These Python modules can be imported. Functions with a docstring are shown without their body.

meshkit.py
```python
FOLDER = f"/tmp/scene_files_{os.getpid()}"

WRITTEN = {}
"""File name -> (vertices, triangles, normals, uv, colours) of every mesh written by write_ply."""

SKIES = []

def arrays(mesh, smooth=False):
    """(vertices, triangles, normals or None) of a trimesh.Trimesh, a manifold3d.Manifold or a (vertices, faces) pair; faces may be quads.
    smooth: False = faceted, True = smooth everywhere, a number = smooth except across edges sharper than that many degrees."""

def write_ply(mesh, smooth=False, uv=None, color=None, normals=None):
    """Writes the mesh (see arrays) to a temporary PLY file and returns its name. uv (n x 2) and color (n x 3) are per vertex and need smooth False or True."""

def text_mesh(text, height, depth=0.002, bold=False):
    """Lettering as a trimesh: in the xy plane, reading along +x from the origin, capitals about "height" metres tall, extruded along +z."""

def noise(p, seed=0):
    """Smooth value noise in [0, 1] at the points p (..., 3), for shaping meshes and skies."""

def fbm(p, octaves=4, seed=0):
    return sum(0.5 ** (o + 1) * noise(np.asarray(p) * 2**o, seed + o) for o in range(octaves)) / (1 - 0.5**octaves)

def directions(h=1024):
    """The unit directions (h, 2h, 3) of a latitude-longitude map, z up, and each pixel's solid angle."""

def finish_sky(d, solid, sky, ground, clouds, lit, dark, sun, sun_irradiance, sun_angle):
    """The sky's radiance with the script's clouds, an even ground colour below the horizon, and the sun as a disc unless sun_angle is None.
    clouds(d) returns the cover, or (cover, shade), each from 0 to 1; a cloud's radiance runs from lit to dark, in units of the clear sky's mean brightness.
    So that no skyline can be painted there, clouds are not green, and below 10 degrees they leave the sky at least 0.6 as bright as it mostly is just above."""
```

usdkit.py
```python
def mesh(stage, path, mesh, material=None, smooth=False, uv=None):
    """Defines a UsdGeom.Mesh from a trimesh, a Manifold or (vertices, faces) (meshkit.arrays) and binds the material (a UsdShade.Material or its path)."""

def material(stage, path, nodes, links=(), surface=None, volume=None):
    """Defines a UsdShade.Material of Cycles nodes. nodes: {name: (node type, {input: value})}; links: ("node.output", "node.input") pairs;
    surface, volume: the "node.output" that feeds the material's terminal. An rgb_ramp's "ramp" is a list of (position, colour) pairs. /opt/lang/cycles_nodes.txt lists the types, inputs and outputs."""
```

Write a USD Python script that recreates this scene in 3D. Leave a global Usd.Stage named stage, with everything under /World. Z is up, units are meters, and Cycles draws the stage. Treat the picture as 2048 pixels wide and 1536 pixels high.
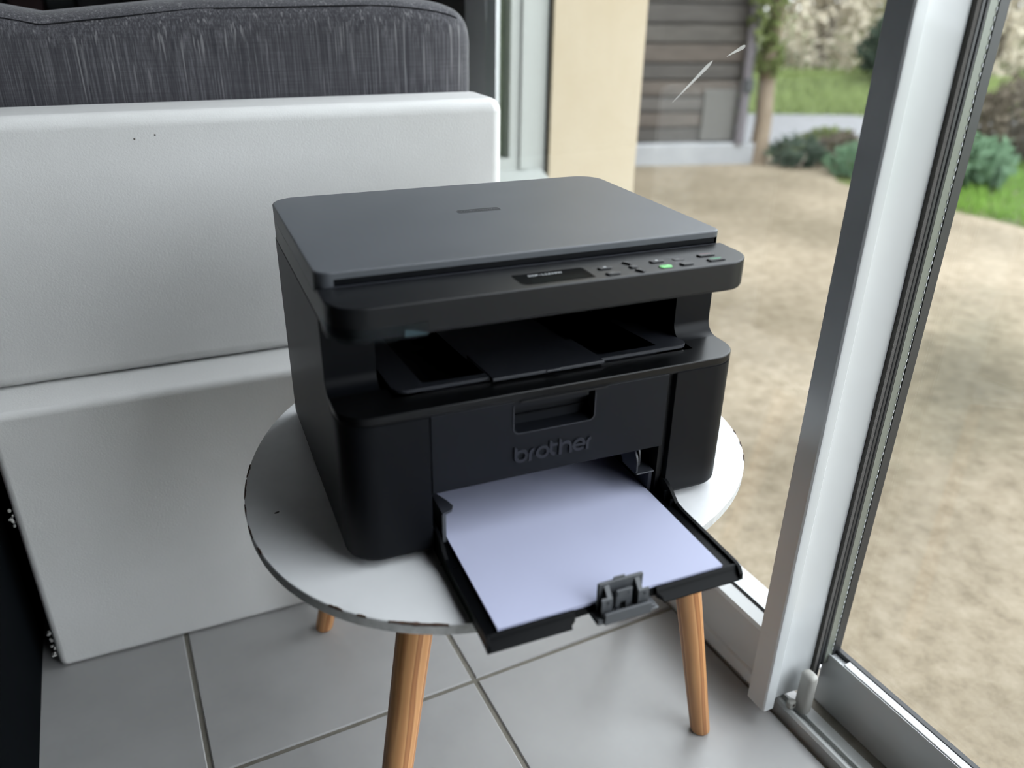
import math, random
import numpy as np, trimesh
import manifold3d as m3
import shapely, shapely.geometry as sg, shapely.affinity as sa
from shapely.ops import unary_union
import usdkit, meshkit
from pxr import Usd, UsdGeom, UsdLux, UsdShade, Gf, Sdf, Vt

random.seed(4); RNG = np.random.default_rng(11)
stage = Usd.Stage.CreateInMemory()
UsdGeom.SetStageUpAxis(stage, 'Z'); UsdGeom.SetStageMetersPerUnit(stage, 1.0)
UsdGeom.Xform.Define(stage, '/World'); UsdGeom.Scope.Define(stage, '/World/Looks')

# ------------------------------------------------------------------ camera
F_PX, YAW, PITCH, ROLL = 1604.8361, 0.47018, -0.45902, 0.01693
EYE = np.array([-0.35225284, -0.71411006, 0.85900182])
def _cam():
    fw = np.array([math.sin(YAW)*math.cos(PITCH), math.cos(YAW)*math.cos(PITCH), math.sin(PITCH)])
    r0 = np.array([math.cos(YAW), -math.sin(YAW), 0.0]); u0 = np.cross(r0, fw)
    r = r0*math.cos(ROLL)+u0*math.sin(ROLL); u = -r0*math.sin(ROLL)+u0*math.cos(ROLL)
    return r, u, fw
_r, _u, _f = _cam()
cam = UsdGeom.Camera.Define(stage, '/World/camera')
M = np.eye(4); M[0, :3] = _r; M[1, :3] = _u; M[2, :3] = -_f; M[3, :3] = EYE
cam.AddTransformOp().Set(Gf.Matrix4d(M.tolist()))
cam.CreateHorizontalApertureAttr(36.0); cam.CreateVerticalApertureAttr(27.0)
cam.CreateFocalLengthAttr(F_PX/2048*36.0)
cam.CreateClippingRangeAttr(Gf.Vec2f(0.02, 500))
cam.CreateFStopAttr(3.0); cam.CreateFocusDistanceAttr(0.87)
cam.CreateExposureAttr(1.0)

# ------------------------------------------------------------------ sky (overcast)
dome = UsdLux.DomeLight.Define(stage, '/World/sky')
dome.CreateColorAttr(Gf.Vec3f(0.91, 0.935, 1.0)); dome.CreateIntensityAttr(1.0)

# ------------------------------------------------------------------ materials
def mat(name, nodes, links, surface='p.BSDF', volume=None):
    return usdkit.material(stage, '/World/Looks/'+name, nodes, links, surface=surface, volume=volume)
def plain(name, col, rough=0.5, spec=0.5, metal=0.0, bump=None, coat=0.0, **kw):
    n = {'p': ('principled_bsdf', dict(base_color=col, roughness=rough, specular_ior_level=spec, metallic=metal, coat_weight=coat, **kw))}
    l = []
    if bump:
        sc, st, dist = bump
        n['tc'] = ('geometry', {}); n['no'] = ('noise_texture', {'scale': sc, 'detail': 2.0})
        n['b'] = ('bump', {'strength': st, 'distance': dist})
        l = [('tc.position', 'no.vector'), ('no.fac', 'b.height'), ('b.normal', 'p.normal')]
    return mat(name, n, l)
def mottled(name, stops, scale, rough=0.6, spec=0.3, detail=5.0, coord='geometry.position', mapping=None, bump=None, rough2=None, coat=0.0):
    node, sock = coord.split('.')
    n = {'tc': (node, {}), 'mp': ('mapping', dict(mapping or {})), 'no': ('noise_texture', {'scale': scale, 'detail': detail, 'roughness': 0.6}),
         'rp': ('rgb_ramp', {'ramp': stops}), 'p': ('principled_bsdf', {'roughness': rough, 'specular_ior_level': spec, 'coat_weight': coat})}
    l = [('tc.'+sock, 'mp.vector'), ('mp.vector', 'no.vector'), ('no.fac', 'rp.fac'), ('rp.color', 'p.base_color')]
    if bump:
        sc, st, dist = bump
        n['nb'] = ('noise_texture', {'scale': sc, 'detail': 3.0}); n['b'] = ('bump', {'strength': st, 'distance': dist})
        l += [('mp.vector', 'nb.vector'), ('nb.fac', 'b.height'), ('b.normal', 'p.normal')]
    return mat(name, n, l)

M_ = {}
M_['blk'] = plain('black_plastic', (0.0034, 0.0040, 0.0056), 0.42, 0.15, bump=(2600, 0.12, 0.0004))
M_['blkpanel'] = plain('black_panel_plastic', (0.0055, 0.0062, 0.0078), 0.38, 0.35, bump=(2600, 0.12, 0.0004))
M_['door'] = plain('charcoal_door_plastic', (0.0050, 0.0060, 0.0088), 0.5, 0.18, bump=(2600, 0.15, 0.0004))
M_['logo'] = plain('slate_letter_plastic', (0.015, 0.0165, 0.024), 0.5, 0.3)
M_['gloss'] = plain('gloss_black_plastic', (0.003, 0.0033, 0.004), 0.26, 0.30, bump=(1800, 0.05, 0.0003))
M_['tray'] = plain('tray_black_plastic', (0.0020, 0.0023, 0.003), 0.36, 0.09, bump=(2200, 0.15, 0.0004))
M_['outtray'] = plain('output_tray_plastic', (0.019, 0.0205, 0.026), 0.38, 0.4)
M_['dark'] = plain('inner_black_plastic', (0.004, 0.004, 0.005), 0.5, 0.3)
M_['lid'] = mottled('lid_plastic', [(0.3, (0.074, 0.080, 0.090)), (0.7, (0.086, 0.092, 0.103))], 9, rough=0.44, spec=0.55, bump=(2600, 0.10, 0.0004))
M_['badge'] = plain('badge_plastic', (0.02, 0.022, 0.026), 0.5)
M_['badgetext'] = plain('badge_lettering', (0.10, 0.105, 0.115), 0.5)
M_['screen'] = plain('screen_glass', (0.002, 0.0024, 0.003), 0.3, 0.015)
M_['lcd'] = plain('screen_display', (0.004, 0.0055, 0.0062), 0.3, 0.015)
M_['print'] = plain('white_print', (0.62, 0.64, 0.66), 0.6)
M_['greyprint'] = plain('grey_print', (0.16, 0.165, 0.175), 0.6)
M_['btn'] = plain('button_rubber', (0.008, 0.008, 0.0095), 0.45, 0.5)
M_['btngreen'] = plain('green_button_plastic', (0.19, 0.62, 0.20), 0.45, 0.5)
M_['inkgreen'] = plain('green_print', (0.05, 0.27, 0.13), 0.5)
M_['inkred'] = plain('dull_red_print', (0.16, 0.075, 0.085), 0.5)
M_['grey'] = plain('mid_grey_plastic', (0.062, 0.066, 0.073), 0.42, 0.5)
M_['greyd'] = plain('dark_grey_plastic', (0.028, 0.030, 0.038), 0.4, 0.5)
M_['paper'] = plain('white_paper', (0.465, 0.485, 0.645), 0.75, 0.2, bump=(900, 0.05, 0.0002))
def thin_film(name, col, tw, rough=0.15):
    return mat(name, {'t': ('transparent_bsdf', {'color': (0.93, 0.96, 0.97)}), 'p': ('principled_bsdf', {'base_color': col, 'roughness': rough, 'specular_ior_level': 0.6}),
                      'm': ('mix_closure', {'fac': tw})}, [('t.BSDF', 'm.closure1'), ('p.BSDF', 'm.closure2')], surface='m.closure')
M_['tape'] = thin_film('clear_tape', (0.008, 0.012, 0.015), 0.14)
M_['tapeend'] = thin_film('blue_tape_end', (0.05, 0.085, 0.10), 0.5, 0.3)
M_['smear'] = mat('whitish_smear', {'t': ('transparent_bsdf', {'color': (1, 1, 1)}), 'p': ('translucent_bsdf', {'color': (0.85, 0.86, 0.84)}), 'm': ('mix_closure', {'fac': 0.11})}, [('t.BSDF', 'm.closure1'), ('p.BSDF', 'm.closure2')], surface='m.closure')
def pane_mat(name, tint):
    return mat(name, {'t': ('transparent_bsdf', {'color': tint}), 'g': ('glossy_bsdf', {'color': (0.9, 0.92, 0.93), 'roughness': 0.0}), 'lw': ('layer_weight', {'blend': 0.5}),
                      'pw': ('math', {'math_type': 'power', 'value2': 5.0}), 'ma': ('math', {'math_type': 'multiply_add', 'value2': 0.55, 'value3': 0.02}), 'm': ('mix_closure', {})},
               [('lw.facing', 'pw.value1'), ('pw.value', 'ma.value1'), ('ma.value', 'm.fac'), ('t.BSDF', 'm.closure1'), ('g.BSDF', 'm.closure2')], surface='m.closure')
M_['pane'] = pane_mat('window_glass', (0.96, 0.98, 0.97))
# table
M_['tabletop'] = mottled('white_table_paint', [(0.25, (0.64, 0.645, 0.65)), (0.5, (0.715, 0.72, 0.73)), (0.8, (0.74, 0.745, 0.755))], 14, rough=0.38, spec=0.4, bump=(160, 0.03, 0.0006))
M_['tableedge'] = mottled('worn_edge_paint', [(0.3, (0.40, 0.40, 0.39)), (0.6, (0.52, 0.52, 0.51))], 120, rough=0.55, spec=0.3)
M_['chip'] = mottled('chipped_edge_board', [(0.3, (0.035, 0.025, 0.02)), (0.7, (0.12, 0.07, 0.05))], 300, rough=0.8)
M_['mark'] = plain('dark_scuff', (0.06, 0.05, 0.045), 0.7)
def wood(name, c0, c1, c2):
    return mat(name, {'tc': ('texture_coordinate', {}), 'mp': ('mapping', {'scale': (1.0, 1.0, 0.085), 'location': (0.021, 0.012, 0.0)}),
                      'nz': ('noise_texture', {'scale': 22.0, 'detail': 3.0}), 'ad': ('vector_math', {'math_type': 'multiply_add', 'vector2': (0.020, 0.020, 0.02)}),
                      'wv': ('wave_texture', {'wave_type': 'rings', 'rings_direction': 'z', 'scale': 26.0, 'distortion': 2.2, 'detail': 2.0, 'detail_scale': 1.5}),
                      'fn': ('noise_texture', {'scale': 160.0, 'detail': 3.0}), 'mp2': ('mapping', {'scale': (1.0, 1.0, 0.05)}),
                      'mx': ('mix_float', {'fac': 0.22}), 'rp': ('rgb_ramp', {'ramp': [(0.0, c0), (0.45, c1), (0.75, c2), (1.0, c0)]}),
                      'p': ('principled_bsdf', {'roughness': 0.42, 'specular_ior_level': 0.45})},
               [('tc.object', 'mp.vector'), ('mp.vector', 'nz.vector'), ('nz.color', 'ad.vector1'), ('mp.vector', 'ad.vector3'), ('ad.vector', 'wv.vector'),
                ('tc.object', 'mp2.vector'), ('mp2.vector', 'fn.vector'), ('wv.fac', 'mx.a'), ('fn.fac', 'mx.b'), ('mx.result', 'rp.fac'), ('rp.color', 'p.base_color')])
M_['pine'] = wood('varnished_pine', (0.46, 0.215, 0.085), (0.57, 0.305, 0.13), (0.31, 0.125, 0.047))
# sofa
M_['leather'] = mottled('white_leather', [(0.2, (0.60, 0.597, 0.585)), (0.5, (0.655, 0.652, 0.642)), (0.8, (0.685, 0.682, 0.675))], 3.5, rough=0.42, spec=0.4, bump=(420, 0.25, 0.0008))
M_['stuffing'] = plain('white_stuffing', (0.38, 0.375, 0.36), 0.9, 0.1)
M_['seam'] = plain('dark_thread', (0.012, 0.012, 0.014), 0.9, 0.1)
M_['linen'] = mat('charcoal_slub_linen', {'tc': ('texture_coordinate', {}), 'm1': ('mapping', {'scale': (520.0, 520.0, 7.0)}), 'n1': ('noise_texture', {'scale': 1.0, 'detail': 3.0, 'roughness': 0.7}),
        'm2': ('mapping', {'scale': (18.0, 18.0, 620.0)}), 'n2': ('noise_texture', {'scale': 1.0, 'detail': 2.0}),
        'm3': ('mapping', {'scale': (300.0, 300.0, 5.5)}), 'n3': ('noise_texture', {'scale': 1.0, 'detail': 1.0}), 'r3': ('rgb_ramp', {'ramp': [(0.62, (0, 0, 0)), (0.72, (1, 1, 1))]}),
        'mx': ('mix_float', {'fac': 0.16}), 'rp': ('rgb_ramp', {'ramp': [(0.30, (0.022, 0.022, 0.027)), (0.5, (0.052, 0.051, 0.058)), (0.72, (0.12, 0.118, 0.128))]}),
        'mc': ('mix_color', {'b': (0.15, 0.148, 0.155)}), 'bm': ('bump', {'strength': 0.35, 'distance': 0.001}),
        'p': ('principled_bsdf', {'roughness': 0.85, 'specular_ior_level': 0.2, 'sheen_weight': 0.15})},
        [('tc.object', 'm1.vector'), ('m1.vector', 'n1.vector'), ('tc.object', 'm2.vector'), ('m2.vector', 'n2.vector'), ('tc.object', 'm3.vector'), ('m3.vector', 'n3.vector'), ('n3.fac', 'r3.fac'),
         ('n1.fac', 'mx.a'), ('n2.fac', 'mx.b'), ('mx.result', 'rp.fac'), ('rp.color', 'mc.a'), ('r3.color', 'mc.fac'), ('mc.result', 'p.base_color'), ('mx.result', 'bm.height'), ('bm.normal', 'p.normal')])
M_['velvet'] = plain('black_fabric', (0.0018, 0.0026, 0.0034), 0.9, 0.03, bump=(700, 0.3, 0.001))
# room
TILES = []
for k in range(4):
    g = 0.355+0.012*k
    TILES.append(mottled('grey_tile_'+'abcd'[k], [(0.3, (g*0.90, g*0.895, g*0.885)), (0.55, (g, g*0.995, g*0.985)), (0.75, (g*1.06, g*1.055, g*1.045))], 5+1.5*k, rough=0.36, spec=0.45, bump=(60, 0.04, 0.001)))
M_['grout'] = mottled('tile_grout', [(0.3, (0.16, 0.15, 0.125)), (0.7, (0.22, 0.205, 0.175))], 60, rough=0.9)
M_['wallpaint'] = plain('matt_wall_paint', (0.08, 0.077, 0.074), 0.9, 0.2)  # far darker than pale paint, to cut bounce light in the room
M_['ceilpaint'] = plain('ceiling_paint', (0.09, 0.088, 0.086), 0.9, 0.2)  # ceiling colour darkened to weaken the light bounced down
M_['darkwall'] = plain('dark_wall_paint', (0.03, 0.03, 0.028), 0.9, 0.2)
M_['pvc'] = plain('white_pvc', (0.53, 0.545, 0.55), 0.3, 0.5, coat=0.25)
M_['alu'] = plain('satin_aluminium', (0.50, 0.505, 0.51), 0.35, 0.5, metal=0.35)
M_['rubber'] = plain('black_gasket_rubber', (0.02, 0.021, 0.023), 0.45, 0.5)
M_['brush'] = plain('grey_brush_pile', (0.10, 0.095, 0.09), 0.9, 0.1, bump=(900, 0.6, 0.002))
M_['spacer'] = plain('glazing_spacer', (0.20, 0.215, 0.185), 0.4, 0.5, metal=0.3)
M_['beige'] = plain('pale_beige_plastic', (0.38, 0.372, 0.345), 0.5)
M_['frame'] = plain('darkened_white_pvc', (0.34, 0.355, 0.335), 0.45)  # white PVC with its colour darkened to tone down the strong daylight outside
M_['track'] = plain('grey_painted_track', (0.36, 0.37, 0.36), 0.4)
M_['sillpaint'] = plain('white_sill', (0.55, 0.555, 0.56), 0.5)
# outside
M_['render'] = mottled('cream_render', [(0.3, (0.41, 0.345, 0.245)), (0.7, (0.45, 0.39, 0.295))], 3, rough=0.9, spec=0.1, bump=(150, 0.3, 0.002))
M_['terrace'] = mat('beige_concrete', {'tc': ('geometry', {}), 'mp': ('mapping', {'location': (3.0, 1.0, 0.0)}),
    'n1': ('noise_texture', {'scale': 1.0, 'detail': 4.0, 'roughness': 0.55}), 'r1': ('rgb_ramp', {'ramp': [(0.36, (0.62, 0.61, 0.57)), (0.50, (0.86, 0.855, 0.84)), (0.64, (1.1, 1.1, 1.1))]}),
    'n2': ('noise_texture', {'scale': 22.0, 'detail': 8.0, 'roughness': 0.7}), 'r2': ('rgb_ramp', {'ramp': [(0.30, (0.145, 0.116, 0.078)), (0.48, (0.205, 0.168, 0.118)), (0.66, (0.255, 0.215, 0.158))]}),
    # an elongated mossy stain across the slab, with a ragged outline
    'sb': ('vector_math', {'math_type': 'subtract', 'vector2': (1.75, 0.56, -0.10)}), 'ro': ('mapping', {'rotation': (0.0, 0.0, -0.47)}), 'sc': ('mapping', {'scale': (1.05, 3.4, 1.0)}),
    'ln': ('vector_math', {'math_type': 'length'}), 'n3': ('noise_texture', {'scale': 5.0, 'detail': 6.0, 'roughness': 0.7}), 'ad': ('math', {'math_type': 'multiply_add', 'value2': 1.5}), 'sm': ('math', {'math_type': 'subtract', 'value2': 0.75}),
    'r3': ('rgb_ramp', {'ramp': [(0.25, (0.56, 0.575, 0.53)), (0.62, (0.80, 0.81, 0.78)), (0.95, (1, 1, 1))]}),
    'm': ('mix_color', {'blend_type': 'multiply', 'fac': 1.0}), 'm2': ('mix_color', {'blend_type': 'multiply', 'fac': 1.0}), 'b': ('bump', {'strength': 0.2, 'distance': 0.004}), 'p': ('principled_bsdf', {'roughness': 0.75, 'specular_ior_level': 0.2})},
    [('tc.position', 'mp.vector'), ('mp.vector', 'n1.vector'), ('n1.fac', 'r1.fac'), ('tc.position', 'n2.vector'), ('n2.fac', 'r2.fac'), ('r1.color', 'm.a'), ('r2.color', 'm.b'),
     ('tc.position', 'sb.vector1'), ('sb.vector', 'ro.vector'), ('ro.vector', 'sc.vector'), ('sc.vector', 'ln.vector1'), ('tc.position', 'n3.vector'), ('n3.fac', 'ad.value1'), ('ln.value', 'ad.value3'), ('ad.value', 'sm.value1'), ('sm.value', 'r3.fac'),
     ('m.result', 'm2.a'), ('r3.color', 'm2.b'), ('m2.result', 'p.base_color'), ('n2.fac', 'b.height'), ('b.normal', 'p.normal')])
M_['asphalt'] = mottled('grey_lane', [(0.3, (0.185, 0.185, 0.192)), (0.7, (0.215, 0.215, 0.225))], 3, rough=0.8)
M_['soil'] = mottled('brown_soil', [(0.3, (0.05, 0.06, 0.02)), (0.7, (0.10, 0.12, 0.035))], 4, rough=0.95)
PLANKS = []
for k, c in enumerate([(0.070, 0.064, 0.057), (0.076, 0.069, 0.063), (0.080, 0.067, 0.057), (0.062, 0.057, 0.052)]):
    PLANKS.append(mottled('weathered_plank_'+'abcd'[k], [(0.3, tuple(0.8*x for x in c)), (0.7, tuple(1.2*x for x in c))], 6, rough=0.85, mapping={'scale': (1, 1, 6)}))
M_['concrete'] = mottled('pale_concrete', [(0.3, (0.22, 0.225, 0.235)), (0.7, (0.28, 0.285, 0.29))], 5, rough=0.85)
M_['pipe'] = plain('mauve_grey_paint', (0.10, 0.09, 0.10), 0.5)
M_['barnpatch'] = plain('grey_board', (0.098, 0.095, 0.088), 0.8)
M_['bark'] = mottled('tan_bark', [(0.3, (0.15, 0.115, 0.08)), (0.7, (0.215, 0.17, 0.125))], 12, rough=0.9)
M_['twig'] = plain('twig_bark', (0.22, 0.19, 0.16), 0.9)
def leaf(name, c, tr=0.3):
    return mat(name, {'d': ('diffuse_bsdf', {'color': c}), 't': ('translucent_bsdf', {'color': tuple(min(1, 1.3*x) for x in c)}), 'm': ('mix_closure', {'fac': tr})},
               [('d.BSDF', 'm.closure1'), ('t.BSDF', 'm.closure2')], surface='m.closure')
M_['ivy'] = leaf('ivy_leaf', (0.125, 0.15, 0.06)); M_['grass'] = leaf('fresh_grass', (0.265, 0.325, 0.135)); M_['grassb'] = leaf('lawn_grass', (0.15, 0.255, 0.055))
M_['dryleaf'] = leaf('pale_dry_leaf', (0.56, 0.51, 0.41)); M_['olive'] = leaf('olive_leaf', (0.40, 0.40, 0.26)); M_['darkgreen'] = leaf('dark_green_leaf', (0.055, 0.075, 0.055))
M_['bluegreen'] = leaf('blue_green_leaf', (0.125, 0.20, 0.125)); M_['brownleaf'] = leaf('brown_leaf', (0.10, 0.085, 0.065))
BOOKS = [plain('book_cover_'+n, c, 0.6) for n, c in [('olive', (0.020, 0.018, 0.009)), ('red', (0.055, 0.010, 0.006)), ('black', (0.006, 0.006, 0.007)), ('maroon', (0.030, 0.007, 0.010)), ('teal', (0.006, 0.013, 0.016)), ('navy', (0.008, 0.008, 0.014))]]
M_['darkwood'] = plain('dark_stained_wood', (0.008, 0.0075, 0.007), 0.6)

# ------------------------------------------------------------------ geometry helpers
PI = math.pi
def man(poly, z0, z1):
    polys = []
    for g in (getattr(poly, 'geoms', [poly])):
        g = sg.polygon.orient(g)
        polys.append(np.array(g.exterior.coords)[:-1]); polys += [np.array(i.coords)[:-1] for i in g.interiors]
    cs = m3.CrossSection(polys, m3.FillRule.EvenOdd)
    return m3.Manifold.extrude(cs, z1-z0).translate((0, 0, z0))
def box(x0, x1, y0, y1, z0, z1): return m3.Manifold.cube((x1-x0, y1-y0, z1-z0)).translate((x0, y0, z0))
def along_x(poly, x0, x1):   # poly in (y, z) -> extruded along x
    return man(poly, x0, x1).transform(np.array([[0, 0, 1, 0], [1, 0, 0, 0], [0, 1, 0, 0]], float))
def along_y(poly, y0, y1):   # poly in (x, z) -> extruded along y
    return man(sa.scale(poly, 1, -1, origin=(0, 0)), y0, y1).transform(np.array([[1, 0, 0, 0], [0, 0, 1, 0], [0, -1, 0, 0]], float))
def P(*pts): return sg.Polygon(pts)
def rrect(x0, x1, y0, y1, r):
    """rounded rectangle; r a number or (front-left, front-right, back-right, back-left)"""
    if np.ndim(r) == 0: r = (r,)*4
    pts = []
    for (cx, cy, a0), q in zip([(x0, y0, 180), (x1, y0, 270), (x1, y1, 0), (x0, y1, 90)], r):
        q = max(q, 1e-5); ox = cx+q if cx == x0 else cx-q; oy = cy+q if cy == y0 else cy-q
        for t in np.linspace(a0, a0+90, 9): pts.append((ox+q*math.cos(math.radians(t)), oy+q*math.sin(math.radians(t))))
    return sg.Polygon(pts)
def slab(poly, z0, z1, rt=0.0, rb=0.0, n=5):
    """convex outline, extruded with rounded top/bottom edges"""
    pts = []
    def ring(inset, z):
        p = poly.buffer(-inset, join_style=1) if inset > 1e-7 else poly
        c = np.array(p.exterior.coords)[:-1]; pts.append(np.c_[c, np.full(len(c), z)])
    for k in range(n+1):
        a = PI/2*k/n
        if rt: ring(rt*(1-math.cos(a)), z1-rt*(1-math.sin(a)))
        if rb: ring(rb*(1-math.cos(a)), z0+rb*(1-math.sin(a)))
    if not rt: ring(0, z1)
    if not rb: ring(0, z0)
    return m3.Manifold.hull_points(np.vstack(pts))
def rbox(x0, x1, y0, y1, z0, z1, r, seg=12):
    s = m3.Manifold.sphere(r, seg)
    return m3.Manifold.batch_hull([s.translate((x, y, z)) for x in (x0+r, x1-r) for y in (y0+r, y1-r) for z in (z0+r, z1-r)])
def U(*ms): return m3.Manifold.batch_boolean(list(ms), m3.OpType.Add)
def arr(m):
    v, f, _ = meshkit.arrays(m, False); return np.asarray(v), np.asarray(f)
def cat(ms):
    vs, fs, n = [], [], 0
    for m in ms:
        v, f = arr(m); vs.append(v); fs.append(f+n); n += len(v)
    return trimesh.Trimesh(np.vstack(vs), np.vstack(fs), process=False)
def lathe(profile, n=28):
    return trimesh.creation.revolve(np.array(profile), sections=n)
def tube(pts, r, n=8):
    pts = np.asarray(pts, float); r = np.broadcast_to(np.asarray(r, float), (len(pts),))
    d = np.gradient(pts, axis=0); d /= np.linalg.norm(d, axis=1, keepdims=True)
    up = np.array([0, 0, 1.0]) if abs(d[0, 2]) < 0.9 else np.array([1.0, 0, 0])
    a = np.cross(d, up); a /= np.linalg.norm(a, axis=1, keepdims=True); b = np.cross(d, a)
    t = np.arange(n)/n*2*PI
    v = (pts[:, None]+r[:, None, None]*(np.cos(t)[None, :, None]*a[:, None]+np.sin(t)[None, :, None]*b[:, None])).reshape(-1, 3)
    f = []
    for i in range(len(pts)-1):
        for k in range(n):
            p, q = i*n+k, i*n+(k+1) % n; f += [(p, q, q+n), (p, q+n, p+n)]
    c0, c1 = len(v), len(v)+1; v = np.vstack([v, pts[0], pts[-1]])
    for k in range(n): f += [(c0, (k+1) % n, k), (c1, (len(pts)-1)*n+k, (len(pts)-1)*n+(k+1) % n)]
    return trimesh.Trimesh(v, np.array(f), process=False)

USED = {}
def numbered(parent, name):
    k = USED.get((parent, name), 0); USED[(parent, name)] = k+1
    return name if k == 0 else f'{name}_{k:03d}'
def tag(prim, label=None, cat_=None, group=None, kind=None):
    for k, v in (('label', label), ('category', cat_), ('group', group), ('kind', kind)):
        if v: prim.SetCustomDataByKey(k, v)
    return prim
def thing(name, label, cat_=None, loc=(0, 0, 0), rz=0.0, group=None, kind=None):
    x = UsdGeom.Xform.Define(stage, '/World/'+numbered('/World', name))
    x.AddTranslateOp().Set(Gf.Vec3d(*map(float, loc))); x.AddRotateZOp().Set(float(math.degrees(rz)))
    return tag(x.GetPrim(), label, cat_, group, kind)
def part(parent, name, mesh, material, label=None, smooth=32, kind=None, xf=None):
    pp = str(parent.GetPath()) if parent else '/World'
    m = usdkit.mesh(stage, pp+'/'+numbered(pp, name), mesh, M_[material] if isinstance(material, str) else material, smooth=smooth)
    if xf is not None: m.AddTransformOp().Set(Gf.Matrix4d(np.asarray(xf, float).T.tolist()))
    return tag(m.GetPrim(), label, kind=kind)
def parts(parent, name, meshes, material, label=None, smooth=32):
    return [part(parent, name, m, material, label, smooth) for m in meshes]
def solo(name, mesh, material, label, cat_=None, group=None, kind=None, smooth=32):
    return tag(part(None, name, mesh, material, smooth=smooth), label, cat_, group, kind)

# ================================================================== SETTING
HT = 0.40           # table top
PX, PZ = 0.347, 0.0 # tile pitch
GX, GY = -0.0236, 0.0305
FX = 0.314          # inner edge of the door sill
floor = thing('floor', 'floor of square light grey ceramic tiles with beige grout joints', kind='structure')
part(floor, 'grout', box(-4.9, 0.46, -3.3, 3.1, -0.08, -0.0022), 'grout', smooth=False)
for i in range(-12, 2):
    for j in range(-10, 9):
        x0, x1 = GX+i*PX+0.003, GX+(i+1)*PX-0.003; y0, y1 = GY+j*PX+0.003, GY+(j+1)*PX-0.003
        x1 = min(x1, FX-0.004)
        if x1-x0 < 0.02: continue
        dz = float(RNG.uniform(-0.0003, 0.0))
        c = 0.0015
        part(floor, 'tile', m3.Manifold.hull_points(np.array([(x, y, -0.02) for x in (x0, x1) for y in (y0, y1)]+[(x, y, dz-c) for x in (x0, x1) for y in (y0, y1)]+[(x, y, dz) for x in (x0+c, x1-c) for y in (y0+c, y1-c)])),
             TILES[int(RNG.integers(4))], smooth=False)
solo('ceiling', box(-5.0, 0.44, -3.4, 3.2, 2.5, 2.6), 'ceilpaint', 'ceiling, colour darkened to cut bounce light', kind='structure', smooth=False)
solo('wall_left', box(-5.0, -4.9, -3.4, 3.2, -0.08, 2.5), 'wallpaint', 'wall on the left, colour darkened to cut bounce light', kind='structure', smooth=False)
solo('wall_front', box(-4.9, 0.44, -3.4, -3.3, -0.08, 2.5), 'wallpaint', 'wall behind the viewer, colour darkened to cut bounce light', kind='structure', smooth=False)
solo('wall_back', box(-4.9, 0.44, 3.1, 3.2, -0.08, 2.5), 'darkwall', 'dark painted wall behind the sofa', kind='structure', smooth=False)
DY0, DY1, DH = -2.35, 0.86, 2.12
solo('wall_right', U(box(0.352, 0.402, DY1, 3.1, -0.08, 2.5), box(0.352, 0.44, -3.3, DY0, -0.08, 2.5), box(0.352, 0.44, DY0, DY1, DH, 2.5)), 'wallpaint', 'wall around the sliding door, colour darkened to cut bounce light', kind='structure', smooth=False)

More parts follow.
